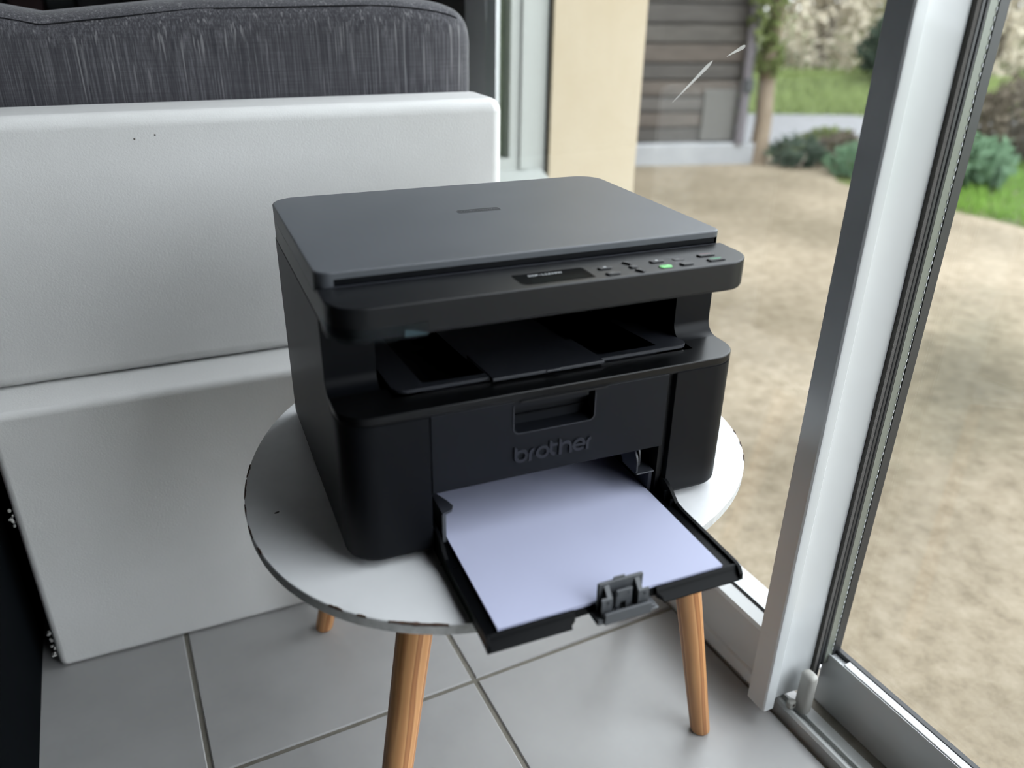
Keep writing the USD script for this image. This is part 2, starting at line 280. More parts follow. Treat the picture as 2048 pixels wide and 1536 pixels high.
# ------------------------------------------------------------------ sliding door: sill, far leaf, near leaf
sill = thing('trim_1', 'white sliding door sill with running tracks', kind='structure')
part(sill, 'track_frame', along_y(P((FX, -0.08), (FX, 0.017), (FX+0.0035, 0.020), (FX+0.007, 0.020), (FX+0.008, 0.006), (FX+0.022, 0.006), (FX+0.0225, 0.012), (FX+0.026, 0.012), (FX+0.0265, 0.004), (FX+0.046, 0.004), (FX+0.0465, -0.006), (0.425, -0.006), (0.427, 0.0), (0.45, 0.0), (0.45, -0.08)), DY0, DY1), 'track', smooth=False)
part(sill, 'outer_ledge', along_y(P((0.45, -0.09), (0.45, -0.001), (0.479, -0.003), (0.481, -0.010), (0.481, -0.09)), DY0-0.1, DY1+0.1), 'sillpaint', smooth=False)

leafA = thing('door_1', 'far leaf of the white sliding glass door, ending in the broad post', kind='structure')
x0 = 0.278; Y0 = -0.2035
concave = [(0.2985+0.0575*t, Y0+0.006+0.0055*math.sin(PI*(0.25+0.75*t))) for t in np.linspace(0, 1, 10)]
prof = sg.Polygon([(x0, -0.1735), (x0, Y0+0.003), (x0+0.0015, Y0+0.0008), (x0+0.004, Y0), (0.2935, Y0), (0.2965, Y0+0.002)]+concave+[(0.357, -0.165), (0.330, -0.160), (0.300, -0.160), (0.282, -0.170)])
part(leafA, 'post', man(prof, 0.028, 2.10), 'pvc', 'broad white closing post with a hollow side', smooth=25)
part(leafA, 'brush_seal', box(0.357, 0.3622, Y0+0.0015, Y0+0.03, 0.03, 2.1), 'brush', smooth=False)
part(leafA, 'gasket', man(rrect(0.3624, 0.3680, Y0+0.001, Y0+0.03, 0.0015), 0.03, 2.1), 'rubber')
part(leafA, 'bottom_rail', along_y(P((0.302, 0.022), (0.302, 0.112), (0.305, 0.1165), (0.3235, 0.1195), (0.3245, 0.114), (0.352, 0.114), (0.352, 0.022)), -0.161, 0.757), 'pvc', smooth=False)
part(leafA, 'rail_gasket', along_y(P((0.3236, 0.113), (0.3236, 0.1205), (0.3268, 0.1225), (0.3268, 0.113)), -0.160, 0.757), 'rubber', smooth=False)
part(leafA, 'rail_trim', along_y(P((0.2985, 0.022), (0.2985, 0.040), (0.3018, 0.043), (0.3018, 0.022)), -0.158, 0.757), 'pvc', smooth=False)
part(leafA, 'top_rail', box(0.302, 0.352, -0.16, 0.757, 2.04, 2.11), 'pvc', smooth=False)
part(leafA, 'jamb', box(0.349, 0.3515, 0.757, 0.90, 0.0, 2.11), 'pvc', smooth=False)
part(leafA, 'edge_stile', box(0.3516, 0.3575, 0.757, 0.86, 0.0, 2.11), 'pvc', smooth=False)
part(leafA, 'pane', box(0.327, 0.331, -0.159, 0.757, 0.114, 2.05), 'pane', smooth=False)
sm = [trimesh.creation.icosphere(2, 1.0) for _ in range(2)]
def streak(p0, p1, w):
    t = np.linspace(0, 1, 24); c = np.asarray(p0)[None]*(1-t[:, None])+np.asarray(p1)[None]*t[:, None]
    return tube(c, w*np.clip(t, 0.02, 1)**0.8*np.sqrt(np.clip((1.0-t)/0.15, 0, 1))+0.0002, 6)
stv = cat([streak((0.3266, 0.1745, 0.7279), (0.3266, 0.1040, 0.7838), 0.0030), streak((0.3266, 0.0800, 0.7902), (0.3266, 0.0505, 0.8037), 0.0028)])
stv.vertices[:, 0] = 0.3266+(stv.vertices[:, 0]-0.3266)*0.08
part(leafA, 'smear', stv, 'smear', 'whitish diagonal smear on the glass')

leafB = thing('door_2', 'near leaf of the white sliding glass door, on the outer track', kind='structure')
BY0 = -2.30
part(leafB, 'edge_gasket', man(rrect(0.3682, 0.3730, Y0+0.0005, Y0+0.035, 0.002), 0.07, 2.1), 'rubber')
part(leafB, 'glazing_spacer', box(0.3732, 0.3855, Y0+0.001, Y0+0.02, 0.07, 2.1), 'spacer', smooth=False)
part(leafB, 'spacer_hole', cat([box(0.3836, 0.3846, Y0+0.0004, Y0+0.0012, z, z+0.0035) for z in np.arange(0.09, 1.3, 0.0078)]), 'print', 'row of tiny pale perforations', smooth=False, kind='stuff')
part(leafB, 'pane_gasket', box(0.3857, 0.3990, Y0, Y0+0.02, 0.067, 2.1), 'rubber', smooth=False)
part(leafB, 'pane', box(0.3992, 0.4015, BY0, Y0-0.0002, 0.0798, 2.05), 'pane', smooth=False)
part(leafB, 'bottom_rail', along_y(P((0.380, -0.003), (0.380, 0.0815), (0.3806, 0.0830), (0.3815, 0.0830), (0.3815, 0.0796), (0.4015, 0.0796), (0.4015, -0.003)), BY0, Y0+0.008), 'pvc', smooth=False)
part(leafB, 'glazing_bead', along_y(P((0.3818, 0.0800), (0.3820, 0.0838), (0.3826, 0.0845), (0.3920, 0.0853), (0.3920, 0.0800)), BY0, Y0-0.022), 'sillpaint', 'bright white glazing bead', smooth=False)
part(leafB, 'rail_gasket', along_y(P((0.3922, 0.0798), (0.3922, 0.0858), (0.3930, 0.0862), (0.3990, 0.0866), (0.3990, 0.0798)), BY0, Y0), 'rubber', smooth=False)
part(leafB, 'top_rail', box(0.380, 0.420, BY0, Y0+0.02, 2.04, 2.11), 'pvc', smooth=False)
part(leafB, 'stile', box(0.380, 0.420, DY0, BY0, 0.0, 2.11), 'pvc', smooth=False)
solo('trim_2', U(rbox(0.3285, 0.3445, -0.2240, -0.2040, 0.0135, 0.0800, 0.006)), 'beige', 'small rounded beige plastic stop block at the foot of the door post', kind='structure')
cap = thing('trim_3', 'small beige screw cap beside the foot of the door post', kind='structure')
part(cap, 'cap_body', rbox(0.3155, 0.3275, -0.2120, -0.2036, 0.0205, 0.0325, 0.003), 'beige')
part(cap, 'screw_hole', trimesh.creation.cylinder(radius=0.0020, height=0.0012, sections=14, transform=np.array([[1, 0, 0, 0.3215], [0, 0, 1, -0.2122], [0, 1, 0, 0.0275], [0, 0, 0, 1.0]])), 'mark')

# ------------------------------------------------------------------ outside: house wing, terrace, lane
G = -0.10
WY = 1.2
wing = U(box(0.402, 1.0, WY, 3.2, G-0.2, 2.6)) - box(0.10, 0.722, WY-0.1, WY+0.30, 0.397, 1.60)
solo('wall_outside', wing, 'render', 'cream rendered outside wall of the house seen through the door glass', kind='structure', smooth=False)
win = thing('window_1', 'white framed outside window in the cream wall', kind='structure')
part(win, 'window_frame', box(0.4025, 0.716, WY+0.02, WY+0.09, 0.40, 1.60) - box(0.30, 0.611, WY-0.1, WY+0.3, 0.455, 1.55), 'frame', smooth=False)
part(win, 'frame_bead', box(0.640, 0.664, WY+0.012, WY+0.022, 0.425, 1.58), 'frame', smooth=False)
part(win, 'joint_seal', box(0.7165, 0.7215, WY+0.015, WY+0.09, 0.40, 1.60), 'rubber', smooth=False)
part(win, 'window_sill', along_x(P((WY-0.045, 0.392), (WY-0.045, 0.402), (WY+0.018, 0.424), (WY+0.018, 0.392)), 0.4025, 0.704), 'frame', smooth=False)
part(win, 'pane', box(0.4025, 0.611, WY+0.05, WY+0.055, 0.455, 1.55), pane_mat('wing_window_glass', (0.96, 0.98, 0.96)), smooth=False)
part(win, 'reflection_sheet', box(0.4025, 0.611, WY+0.062, WY+0.066, 0.40, 1.60), plain('green_reflection', (0.30, 0.33, 0.25), 0.8), smooth=False)  # added sheet behind the pane, coloured as the garden reflection in the glass

def sheet(poly, z, thick, name, mater, label, kind='structure', n=None):
    return solo(name, man(poly, z-thick, z), mater, label, kind=kind, smooth=False)
terr = P((0.44, -6), (3.15, -6), (3.36, 0.9), (3.40, 1.6), (3.30, 2.2), (3.35, 2.55), (3.75, 3.05), (3.3, 3.6), (0.44, 5.0))
sheet(terr, G, 0.15, 'terrace', 'terrace', 'beige stained concrete terrace outside the door')
e = np.array([0.89, -0.45]); e /= np.linalg.norm(e); nb = np.array([-e[1], e[0]])
P0 = np.array([4.10, 3.56])
def rd(a, b): return tuple(P0+e*a+nb*b)
sheet(P(rd(-9, 0), rd(14, 0), rd(14, 1.5), rd(-9, 1.5)), G+0.005, 0.15, 'lane', 'asphalt', 'pale grey lane beyond the terrace')
solo('ground', man(sg.box(-25, -25, 40, 40).difference(sg.box(-4.9, -3.3, 0.44, 3.1)), G-0.3, G-0.012), 'soil', 'grassy brown ground around the terrace', kind='structure', smooth=False)
# bank behind the lane
av, bv = np.linspace(-9, 14, 60), np.linspace(1.25, 9, 26)
def bank_z(a, b): return G-0.01+0.16*np.clip((b-1.5)/0.7, 0, 1)**0.9+0.45*np.clip((b-2.0)/6, 0, 1)+0.05*(meshkit.noise(np.stack([a*1.3, b*1.3, 0*a], -1), 3)-0.5)
A_, B_ = np.meshgrid(av, bv, indexing='ij'); Zb = bank_z(A_, B_)
bvtx = np.stack([P0[0]+e[0]*A_+nb[0]*B_, P0[1]+e[1]*A_+nb[1]*B_, Zb], -1).reshape(-1, 3)
idx = np.arange(60*26).reshape(60, 26)
bf = np.stack([idx[:-1, :-1].ravel(), idx[1:, :-1].ravel(), idx[1:, 1:].ravel(), idx[:-1, 1:].ravel()], 1)
solo('bank', (bvtx, bf), 'soil', 'low earth bank rising behind the lane', kind='structure', smooth=True)

def blades(pts, h, w, lean, rng):
    n = len(pts); a = rng.uniform(0, 2*PI, n); hh = h*rng.uniform(0.5, 1.2, n)
    d = np.stack([np.cos(a), np.sin(a), 0*a], 1); l = rng.normal(0, lean, (n, 2))
    tip = pts+np.c_[l*hh[:, None], hh]
    v = np.stack([pts-d*w, pts+d*w, tip+d*w*0.2, tip-d*w*0.2], 1).reshape(-1, 3)
    return v, np.arange(4*n).reshape(n, 4)
def cards(c, size, rng, up=0.3):
    n = len(c); a = rng.normal(size=(n, 3)); a[:, 2] += up; a /= np.linalg.norm(a, axis=1, keepdims=True)
    t = np.cross(a, rng.normal(size=(n, 3))); t /= np.linalg.norm(t, axis=1, keepdims=True); b = np.cross(a, t)
    s = (size*rng.uniform(0.6, 1.3, n))[:, None]
    v = np.stack([c-t*s, c-b*s*0.55, c+t*s, c+b*s*0.55], 1).reshape(-1, 3)
    return v, np.arange(4*n).reshape(n, 4)
rg = np.random.default_rng(5)
a_, b_ = rg.uniform(-1.0, 7, 24000), rg.uniform(1.52, 2.6, 24000)
pb = np.stack([P0[0]+e[0]*a_+nb[0]*b_, P0[1]+e[1]*a_+nb[1]*b_, bank_z(a_, b_)-0.01], 1)
solo('bank_grass', blades(pb, 0.10, 0.012, 0.35, rg), 'grass', 'bright green grass on the bank behind the lane', 'grass', kind='stuff', smooth=False)
xl, yl = rg.uniform(3.3, 8.5, 40000), rg.uniform(-3.0, 3.4, 40000)
keep = ((np.stack([xl, yl], 1)-P0)@nb < -0.05) & (xl > 3.42+0.04*np.sin(5*yl)) & (~((yl > 2.2) & (xl < 3.3+0.52*(yl-2.1))))
solo('lawn_grass', blades(np.c_[xl, yl, np.full(len(xl), G-0.015)][keep], 0.06, 0.010, 0.4, rg), 'grassb', 'bright green lawn beside the terrace seen through the near door leaf', 'grass', kind='stuff', smooth=False)

# ------------------------------------------------------------------ barn
BA = np.array([2.5527, 3.3974]); bd = np.array([0.95977, -0.2808]); bang = math.atan2(bd[1], bd[0])
barn = thing('barn', 'dark weathered timber barn with horizontal boards and pale concrete footing', 'barn', (BA[0], BA[1], G), bang)
part(barn, 'footing', U(rbox(-1.6, 0.755, -0.035, 0.16, -0.1, 0.125, 0.012), box(0.60, 0.755, 0.1, 2.4, -0.1, 0.125)), 'concrete', 'pale concrete footing')
part(barn, 'inner_wall', U(box(-1.5, 0.64, 0.05, 0.10, 0.12, 2.5), box(0.60, 0.64, 0.10, 2.4, 0.12, 2.5)), PLANKS[3], smooth=False)
zz = 0.128; k = 0
while zz < 2.45:
    h = float(RNG.uniform(0.085, 0.112)); off = float(RNG.uniform(0, 0.012))
    part(barn, 'plank', rbox(-1.5, 0.648+float(RNG.uniform(-0.006, 0.006)), 0.012+off, 0.045, zz, zz+h-0.012, 0.004, 6), PLANKS[int(RNG.integers(4))]); zz += h; k += 1
part(barn, 'lower_panel', rbox(0.40, 0.605, 0.0, 0.016, 0.135, 0.43, 0.004, 6), 'barnpatch', 'lighter grey lower panel')
part(barn, 'downpipe', tube([(0.640, -0.03, 0.12), (0.640, -0.03, 0.50), (0.640, -0.03, 2.3)], 0.030, 14), 'pipe', 'mauve grey downpipe')
part(barn, 'drain_head', rbox(0.615, 0.668, -0.075, 0.0, 0.42, 0.50, 0.008), 'rubber', 'black drain head on the downpipe')
part(barn, 'roof', box(-1.7, 0.9, -0.25, 2.5, 2.5, 2.58), 'darkwood', smooth=False)

def foliage(center, radii, n, size, rng, up=0.3, shell=0.35):
    u = rng.normal(size=(n, 3)); u /= np.linalg.norm(u, axis=1, keepdims=True)
    r = rng.uniform(shell, 1.0, n)**0.6
    p = u*r[:, None]*np.asarray(radii); q = p*(0.75+0.5*meshkit.noise(u*2.3+center[0]*3, 7)[:, None])+np.asarray(center)
    return cards(q, size, rng, up)
def twigs(base, n, height, spread, r, rng):
    out = []
    for _ in range(n):
        p = np.array(base)+np.r_[rng.normal(0, spread*0.25, 2), 0]; d = np.r_[rng.normal(0, spread, 2), 1.0]; pts = [p]
        for s in range(5): pts.append(pts[-1]+d*height/5*rng.uniform(0.7, 1.2)); d = d+np.r_[rng.normal(0, 0.22, 2), rng.normal(0, 0.1)]
        out.append(tube(pts, np.linspace(r, r*0.3, 6), 4))
    return cat(out)
tr = thing('tree', 'slim tan tree trunk with green ivy at the corner of the barn', 'tree', (3.31, 3.17, G))
part(tr, 'trunk', tube([(0, 0, -0.05), (0.005, 0, 0.25), (-0.015, 0.01, 0.6), (0.01, 0, 1.0), (0.03, 0, 2.6)], [0.062, 0.052, 0.048, 0.044, 0.03], 12), 'bark')
iv = [foliage((-0.10, -0.03, 0.98), (0.13, 0.10, 0.34), 420, 0.030, rg), foliage((-0.05, -0.05, 0.62), (0.10, 0.08, 0.12), 130, 0.028, rg), foliage((0.05, -0.1, 1.7), (0.28, 0.2, 0.45), 900, 0.04, rg)]
part(tr, 'ivy', cat(iv), 'ivy', 'green ivy leaves', smooth=False)

def shrub(name, label, base, radii, n, size, lm, tw=None, group=None, cat_='shrub', zc=0.9):
    t = thing(name, label, cat_, base, group=group)
    part(t, 'foliage', foliage((0, 0, radii[2]*zc), radii, n, size, rg), lm, smooth=False)
    if tw: part(t, 'stem', twigs((0, 0, -0.05), tw, radii[2]*1.5, 0.16*radii[0]/radii[2], 0.012, rg), 'twig', smooth=True, kind='stuff')
    return t
HG = 'pale bare hedge bushes behind the lane'
for k, (a, b, rr_, hh) in enumerate([(-2.4, 2.85, 0.84, 1.5), (-0.7, 2.8, 0.84, 1.55), (1.0, 2.85, 0.84, 1.5), (2.7, 2.8, 0.84, 1.55), (4.4, 2.85, 0.84, 1.5), (6.1, 2.8, 0.84, 1.55)]):
    bx, by = rd(a, b); lb = ['pale twiggy hedge bush far left, behind the barn', 'pale twiggy hedge bush standing just right of the barn', 'pale twiggy hedge bush in the middle of the far door leaf', 'pale twiggy hedge bush behind the broad door post', 'pale twiggy hedge bush left in the near door leaf', 'pale twiggy hedge bush at the right edge of the near door leaf'][k]
    shrub('hedge_bush', lb, (bx, by, float(bank_z(np.array(a), np.array(b)))-0.05), (rr_, 0.45, hh*1.3), 6200, 0.05, ['dryleaf', 'dryleaf', 'dryleaf', 'dryleaf', 'olive', 'olive'][k], 40, group=HG, zc=0.85)
for k, (a, lb) in enumerate([(-1.6, 'tall bush at the back of the hedge, just right of the barn'), (0.3, 'tall bush at the back of the hedge, in the middle of the far door leaf'), (2.2, 'tall bush at the back of the hedge, hidden partly by the broad door post'), (4.1, 'tall bush at the back of the hedge, left in the near door leaf'), (6.0, 'tall bush at the back of the hedge, right in the near door leaf')]):
    bx, by = rd(a, 4.4)
    shrub('tall_bush', lb, (bx, by, 0.1), (0.95, 0.6, 1.6), 5000, 0.065, 'olive', None, group='tall bushes at the back of the hedge', zc=0.9)
bx, by = rd(1.35, 2.10)
shrub('evergreen_shrub', 'dark green shrub on the bank beside the broad door post', (bx, by, 0.16), (0.30, 0.20, 0.28), 1000, 0.035, 'darkgreen', 10)
shrub('bramble_bush', 'dark brown bramble bush behind the lawn in the near door leaf', (5.15, 2.62, G), (0.75, 0.40, 0.26), 2600, 0.035, 'brownleaf', 26)
shrub('leafy_plant', 'blue green leafy plant at the lawn edge in the near door leaf', (3.98, 2.17, G), (0.20, 0.18, 0.14), 420, 0.040, 'bluegreen', 6, cat_='plant')
LG = [(3.62, 2.68, 'bluegreen', 'low green plant at the terrace edge next to the broad door post'), (3.80, 2.98, 'brownleaf', 'low brownish plant in the middle of the terrace edge'), (3.92, 3.22, 'ivy', 'low green plant at the terrace edge nearest the lane'), (3.48, 3.02, 'darkgreen', 'low dark plant at the foot of the tan tree trunk')]
for x, y, m_, lb in LG: shrub('border_plant', lb, (x, y, G), (0.20, 0.16, 0.10), 320, 0.028, m_, 5, group='low plants along the terrace edge', cat_='plant', zc=0.8)

# ================================================================== SOFA
SO = np.array([-0.1985, 0.2806, 0.0]); SA = -math.atan(0.051)
sofa = thing('sofa', 'white leather sofa with its back turned, standing behind the side table', 'sofa', SO, SA)
part(sofa, 'base', rbox(-0.336, 0.365, 0.0, 0.95, 0.0, 0.397, 0.010), 'leather')
seamx = box(-0.3365, 0.3655, 0.0685, 0.090, 0.3955, 0.401)
bk = rbox(-0.60, 0.356, 0.070, 0.175, 0.3965, 0.722, 0.018, 20)
part(sofa, 'back_panel', bk, 'leather', 'tall white leather back panel')
part(sofa, 'seat', rbox(-0.336, 0.356, 0.176, 0.95, 0.397, 0.46, 0.02), 'leather')
tf = []
for z, y in [(0.255, 0.004), (0.245, 0.010), (0.058, 0.006), (0.040, 0.012), (0.030, 0.004)]:
    for _ in range(5):
        s = trimesh.creation.icosphere(1, 1.0); s.apply_scale(RNG.uniform(0.001, 0.003, 3)); s.apply_translation((-0.337+RNG.uniform(-0.003, 0.001), y+RNG.uniform(-0.004, 0.004), z+RNG.uniform(-0.008, 0.008))); tf.append(s)
parts(sofa, 'torn_stuffing', [cat(tf[:10]), cat(tf[10:])], 'stuffing', 'white tuft of torn stuffing at the left edge')
for x, z in [(-0.148, 0.702), (-0.125, 0.7055)]: part(sofa, 'pinhole', trimesh.creation.icosphere(1, 0.0013).apply_translation((x+0.03, 0.0706, z-0.01)), 'mark')

# cushion: soft box with seam
def cushion_mesh():
    cx, cz, hx, hz, hy = -0.02, 0.735, 0.385, 0.108, 0.075
    n1, n2 = 70, 30
    V, Fq = [], []
    def pt(u, v):   # superellipsoid
        cu, su, cv, sv = math.cos(u), math.sin(u), math.cos(v), math.sin(v)
        f = lambda c, p: math.copysign(abs(c)**p, c)
        return f(cv, 0.34)*f(cu, 0.26), f(cv, 0.34)*f(su, 0.34), f(sv, 0.55)
    nu, nv = 120, 44
    for j in range(nv+1):
        v = -PI/2+PI*j/nv
        for i in range(nu):
            x, z, y = pt(2*PI*i/nu, v); V.append((cx+hx*x, 0.255+hy*y, cz+hz*z))
    V = np.array(V)
    for j in range(nv):
        for i in range(nu): Fq.append((j*nu+i, j*nu+(i+1) % nu, (j+1)*nu+(i+1) % nu, (j+1)*nu+i))
    return V, np.array(Fq)[:, ::-1]
CV, CF = cushion_mesh()
def cushion_warp(V):
    V = V.copy(); x, y, z = V.T
    top = np.clip((z-0.735)/0.108, 0, 1)
    V[:, 2] += top*(-0.0135*np.exp(-((x+0.185)/0.05)**2)-0.010*np.clip(-(x+0.1)/0.3, 0, 1)+0.004*np.sin(9*x))   # dip of the top edge
    nz = meshkit.fbm(np.stack([x*9, y*9, z*6], -1), 3, 5)-0.5
    V[:, 1] += 0.010*nz*np.sign(y-0.255); V[:, 2] += 0.004*nz
    # small gathers running down from the seam
    g = np.sin(x*150+3*meshkit.noise(np.stack([x*20, z*8, 0*x], -1), 2))*np.clip((z-0.80)/0.04, 0, 1)*np.clip((x+0.02)/0.2, 0, 1)
    V[:, 1] -= 0.0016*g
    return V
CV = cushion_warp(CV)
cush = thing('cushion', 'charcoal slub linen cushion lying on the white sofa behind its back panel', 'cushion', SO, SA)
part(cush, 'cover', (CV, CF), 'linen', smooth=True)
tm = trimesh.Trimesh(CV, np.vstack([CF[:, [0, 1, 2]], CF[:, [0, 2, 3]]]), process=False)
# seam: thread line along the front, a little under the crown
xs = np.linspace(-0.36, 0.335, 90); zs = []
seam_pts = []
for x in xs:
    sec = np.vstack(trimesh.intersections.mesh_plane(tm, (1, 0, 0), (x, 0, 0)))[:, 1:]
    topz = sec[:, 1].max(); z = topz-0.0135; fr_ = sec[sec[:, 0] < 0.25]
    near = fr_[np.argsort(np.abs(fr_[:, 1]-z))[:3]]
    seam_pts.append((x, near[:, 0].min()-0.0004, z))
part(cush, 'seam', tube(seam_pts, 0.0009, 5), 'seam', 'dark stitched seam under the top edge')

# black storage bench beside the sofa
bench = thing('storage_bench', 'black fabric storage bench at the left end of the white sofa', 'bench', (0, 0, 0))
part(bench, 'body', rbox(-1.15, -0.5555, -0.55, 1.1, 0.0, 0.33, 0.006), 'velvet')
part(bench, 'lid', rbox(-1.155, -0.5553, -0.555, 1.105, 0.332, 0.36, 0.008), 'velvet')

# bookcase behind
bc = thing('bookcase', 'low dark wooden bookcase against the dark back wall', 'bookcase', (-0.95, 2.75, 0))
part(bc, 'side_panel', box(-0.7, -0.675, 0, 0.32, 0, 0.95), 'darkwood', smooth=False); part(bc, 'side_panel', box(1.075, 1.10, 0, 0.32, 0, 0.95), 'darkwood', smooth=False)
for z in (0.05, 0.45, 0.925): part(bc, 'shelf', box(-0.675, 1.075, 0, 0.32, z, z+0.025), 'darkwood', smooth=False)
part(bc, 'back_board', box(-0.7, 1.1, 0.32, 0.335, 0, 0.95), 'darkwood', smooth=False)
x = -1.55; bl = ['olive', 'red', 'black', 'maroon', 'teal', 'navy']; k = 0
ords = ['leftmost', 'second from left', 'third from left', 'fourth from left', 'fifth from left', 'sixth from left', 'seventh from left', 'eighth from left', 'ninth from left', 'tenth from left', 'eleventh from left', 'twelfth from left']
while x < -0.05 and k < 12:
    w = float(RNG.uniform(0.08, 0.15)); h = float(RNG.uniform(0.30, 0.40)); bk_ = thing('storage_box', f'dull {bl[k % 6]} storage box on the bookcase shelf, {ords[k]} in its row', 'box', (x+w/2, 2.89, 0.4755), group='storage boxes on the bookcase')
    part(bk_, 'carton', rbox(-w/2, w/2, -0.12, 0.12, 0, h-0.03, 0.004, 6), BOOKS[k % 6]); part(bk_, 'lid', rbox(-w/2-0.002, w/2+0.002, -0.123, 0.123, h-0.0295, h, 0.004, 6), BOOKS[k % 6])
    x += w+0.012; k += 1

# ================================================================== SIDE TABLE
COEF = [0.27333, -0.01385, -0.00963, 0.00725, 0.01298, 0.00317, -0.00791, -0.00462, -0.00108]
def rim(t): return COEF[0]+sum(COEF[2*k-1]*np.cos(k*t)+COEF[2*k]*np.sin(k*t) for k in range(1, 5))
TT = np.linspace(0, 2*PI, 181)[:-1]
outline = np.c_[rim(TT)*np.cos(TT), rim(TT)*np.sin(TT)]
table = thing('side_table', 'low white rounded side table with chipped edge on four pine legs', 'table', (0, 0, 0))
pol = sg.Polygon(outline)
THK = 0.0115
pts = []
top = slab(pol, HT-THK+0.0006, HT, rt=0.0008, n=3)
tt = part(table, 'tabletop', slab(pol, HT-0.0015, HT, rt=0.0010, n=3), 'tabletop', 'white painted top')
part(table, 'edge_band', slab(pol.buffer(-0.0002), HT-THK, HT-0.0014, rb=0.0008, n=3), 'tableedge', 'greyish worn edge band')
def rim_chip(t0, t1, depth, drop, seed):
    r = np.random.default_rng(seed); t = np.linspace(t0, t1, 14); w = np.sin(PI*np.linspace(0, 1, 14))**0.6*(0.6+0.7*r.random(14))
    R = rim(t); o = R+0.0004; i = R-depth*w-0.0003
    v = []
    for k in range(14):
        c, s = math.cos(t[k]), math.sin(t[k])
        v += [(i[k]*c, i[k]*s, HT+0.00025), (o[k]*c, o[k]*s, HT+0.00015), (o[k]*c, o[k]*s, HT-0.0006-drop*w[k]), (i[k]*c, i[k]*s, HT-0.003)]
    f = []
    for k in range(13):
        a = 4*k
        for q in range(4): f.append((a+q, a+(q+1) % 4, a+4+(q+1) % 4, a+4+q))
    f += [(0, 3, 2, 1), (52, 53, 54, 55)]
    return np.array(v), np.array(f)
def ang(px): return math.atan2(px[1], px[0])
CHIPS = [(168, 173, .0012, .004), (174, 181, .0010, .004), (183, 187, .0008, .003), (190, 194, .0007, .002), (197, 199, .0008, .002), (217, 219.5, .001, .001), (222, 223.5, .001, .001), (227, 236, .0016, .0012), (246, 251, .0028, .0012), (323, 326, .0008, .0015), (330, 332, .0008, .0015), (336, 337.5, .0008, .001), (347, 349, .001, .002), (352, 358, .0012, .004)]
for k, (a, b, d_, q_) in enumerate(CHIPS): part(table, 'chip', rim_chip(math.radians(a), math.radians(b), d_, q_, 30+k), 'chip')
def mark(x, y, ang_, l, w):
    s = trimesh.creation.icosphere(1, 1.0); s.apply_scale((l, w, 0.00035)); s.apply_transform(trimesh.transformations.rotation_matrix(ang_, (0, 0, 1))); s.apply_translation((x, y, HT)); return s
MARKS = [(-0.2635, -0.042, 0.3, 0.0028, 0.0015), (-0.192, -0.018, 1.0, 0.006, 0.0005), (-0.197, -0.022, 1.2, 0.004, 0.0006), (-0.176, -0.022, 1.7, 0.007, 0.0004), (-0.196, -0.042, 1.4, 0.004, 0.0003), (-0.143, -0.176, 0.4, 0.0012, 0.0009), (-0.149, -0.182, 0.9, 0.003, 0.0004), (-0.118, -0.222, -0.7, 0.006, 0.0003), (-0.185, -0.045, 1.0, 0.002, 0.0003), (0.222, -0.03, 0.2, 0.003, 0.0003)]
for mk in MARKS: part(table, 'scuff', mark(*mk), 'mark')
def leg(foot, topp, lbl, q=1.0):
    f = np.array([foot[0], foot[1], 0.0]); t = np.array([topp[0], topp[1], HT-THK-0.0005]); d = t-f; L = np.linalg.norm(d); d /= L
    a = np.cross((0, 1, 0), d); a /= np.linalg.norm(a); b = np.cross(d, a)
    X = np.eye(4); X[:3, 0] = a; X[:3, 1] = b; X[:3, 2] = d; X[:3, 3] = f
    m = lathe([(0, 0.0), (0.0105*q, 0.0), (0.0118*q, 0.0015), (0.0124*q, 0.004), (0.0165*q, L*0.75), (0.0175*q, L), (0, L)], 36)
    # flatten both ends to the horizontal
    v = m.vertices.copy(); w = v@X[:3, :3].T+X[:3, 3]
    k = np.clip(v[:, 2]/L, 0, 1)
    low = v[:, 2] < 0.0045; hi = v[:, 2] > L*0.95
    shift = np.zeros(len(v)); shift[low] = (v[low, 2]-w[low, 2])/d[2]; shift[hi] = (t[2]-w[hi, 2])/d[2]
    m.vertices = v+np.c_[0*shift, 0*shift, shift]
    part(table, 'leg', m, 'pine', lbl, smooth=30, xf=X)
leg((-0.227, -0.184), (-0.131, -0.103), 'pine leg nearest the camera', 1.13)
leg((0.206, -0.171), (0.152, -0.127), None); leg((-0.1847, 0.2202), (-0.117, 0.139), None); leg((0.2494, 0.0518), (0.165, 0.036), None)

# ================================================================== PRINTER
PO = np.array([-0.03153334, -0.17758065, HT]); PA = -0.06887260221
W = 0.1926; D = 0.3228; H = 0.2548
pr = thing('printer', 'black multifunction laser printer on the white side table, paper tray folded open', 'printer', PO, PA)
plan = rrect(-W, W, 0, D, (0.030, 0.030, 0.020, 0.020))
outer = slab(plan, 0.006, 0.2168, rb=0.006)
def arc(cx, cy, r, a0, a1, n=10): return [(cx+r*math.cos(math.radians(a)), cy+r*math.sin(math.radians(a))) for a in np.linspace(a0, a1, n)]
prof = sg.Polygon([(-0.01, 0), (-0.01, 0.1418), (0.046, 0.1418), (0.046, 0.150)]+arc(0.046, 0.164, 0.014, 270, 360)+[(0.0605, 0.2168), (D+0.01, 0.2168), (D+0.01, 0)])
body = outer ^ along_x(prof, -0.3, 0.3)
body -= box(-0.148, 0.152, 0.030, 0.262, 0.108, 0.30)              # output cavity
body -= box(-0.1197, 0.1197, -0.1, 0.250, -0.1, 0.0655)           # paper opening
body -= box(-0.1197, 0.1197, -0.1, 0.024, 0.06, 0.1425)           # seat of the front door
bodyp = part(pr, 'body', body, 'blk', 'black lower housing')
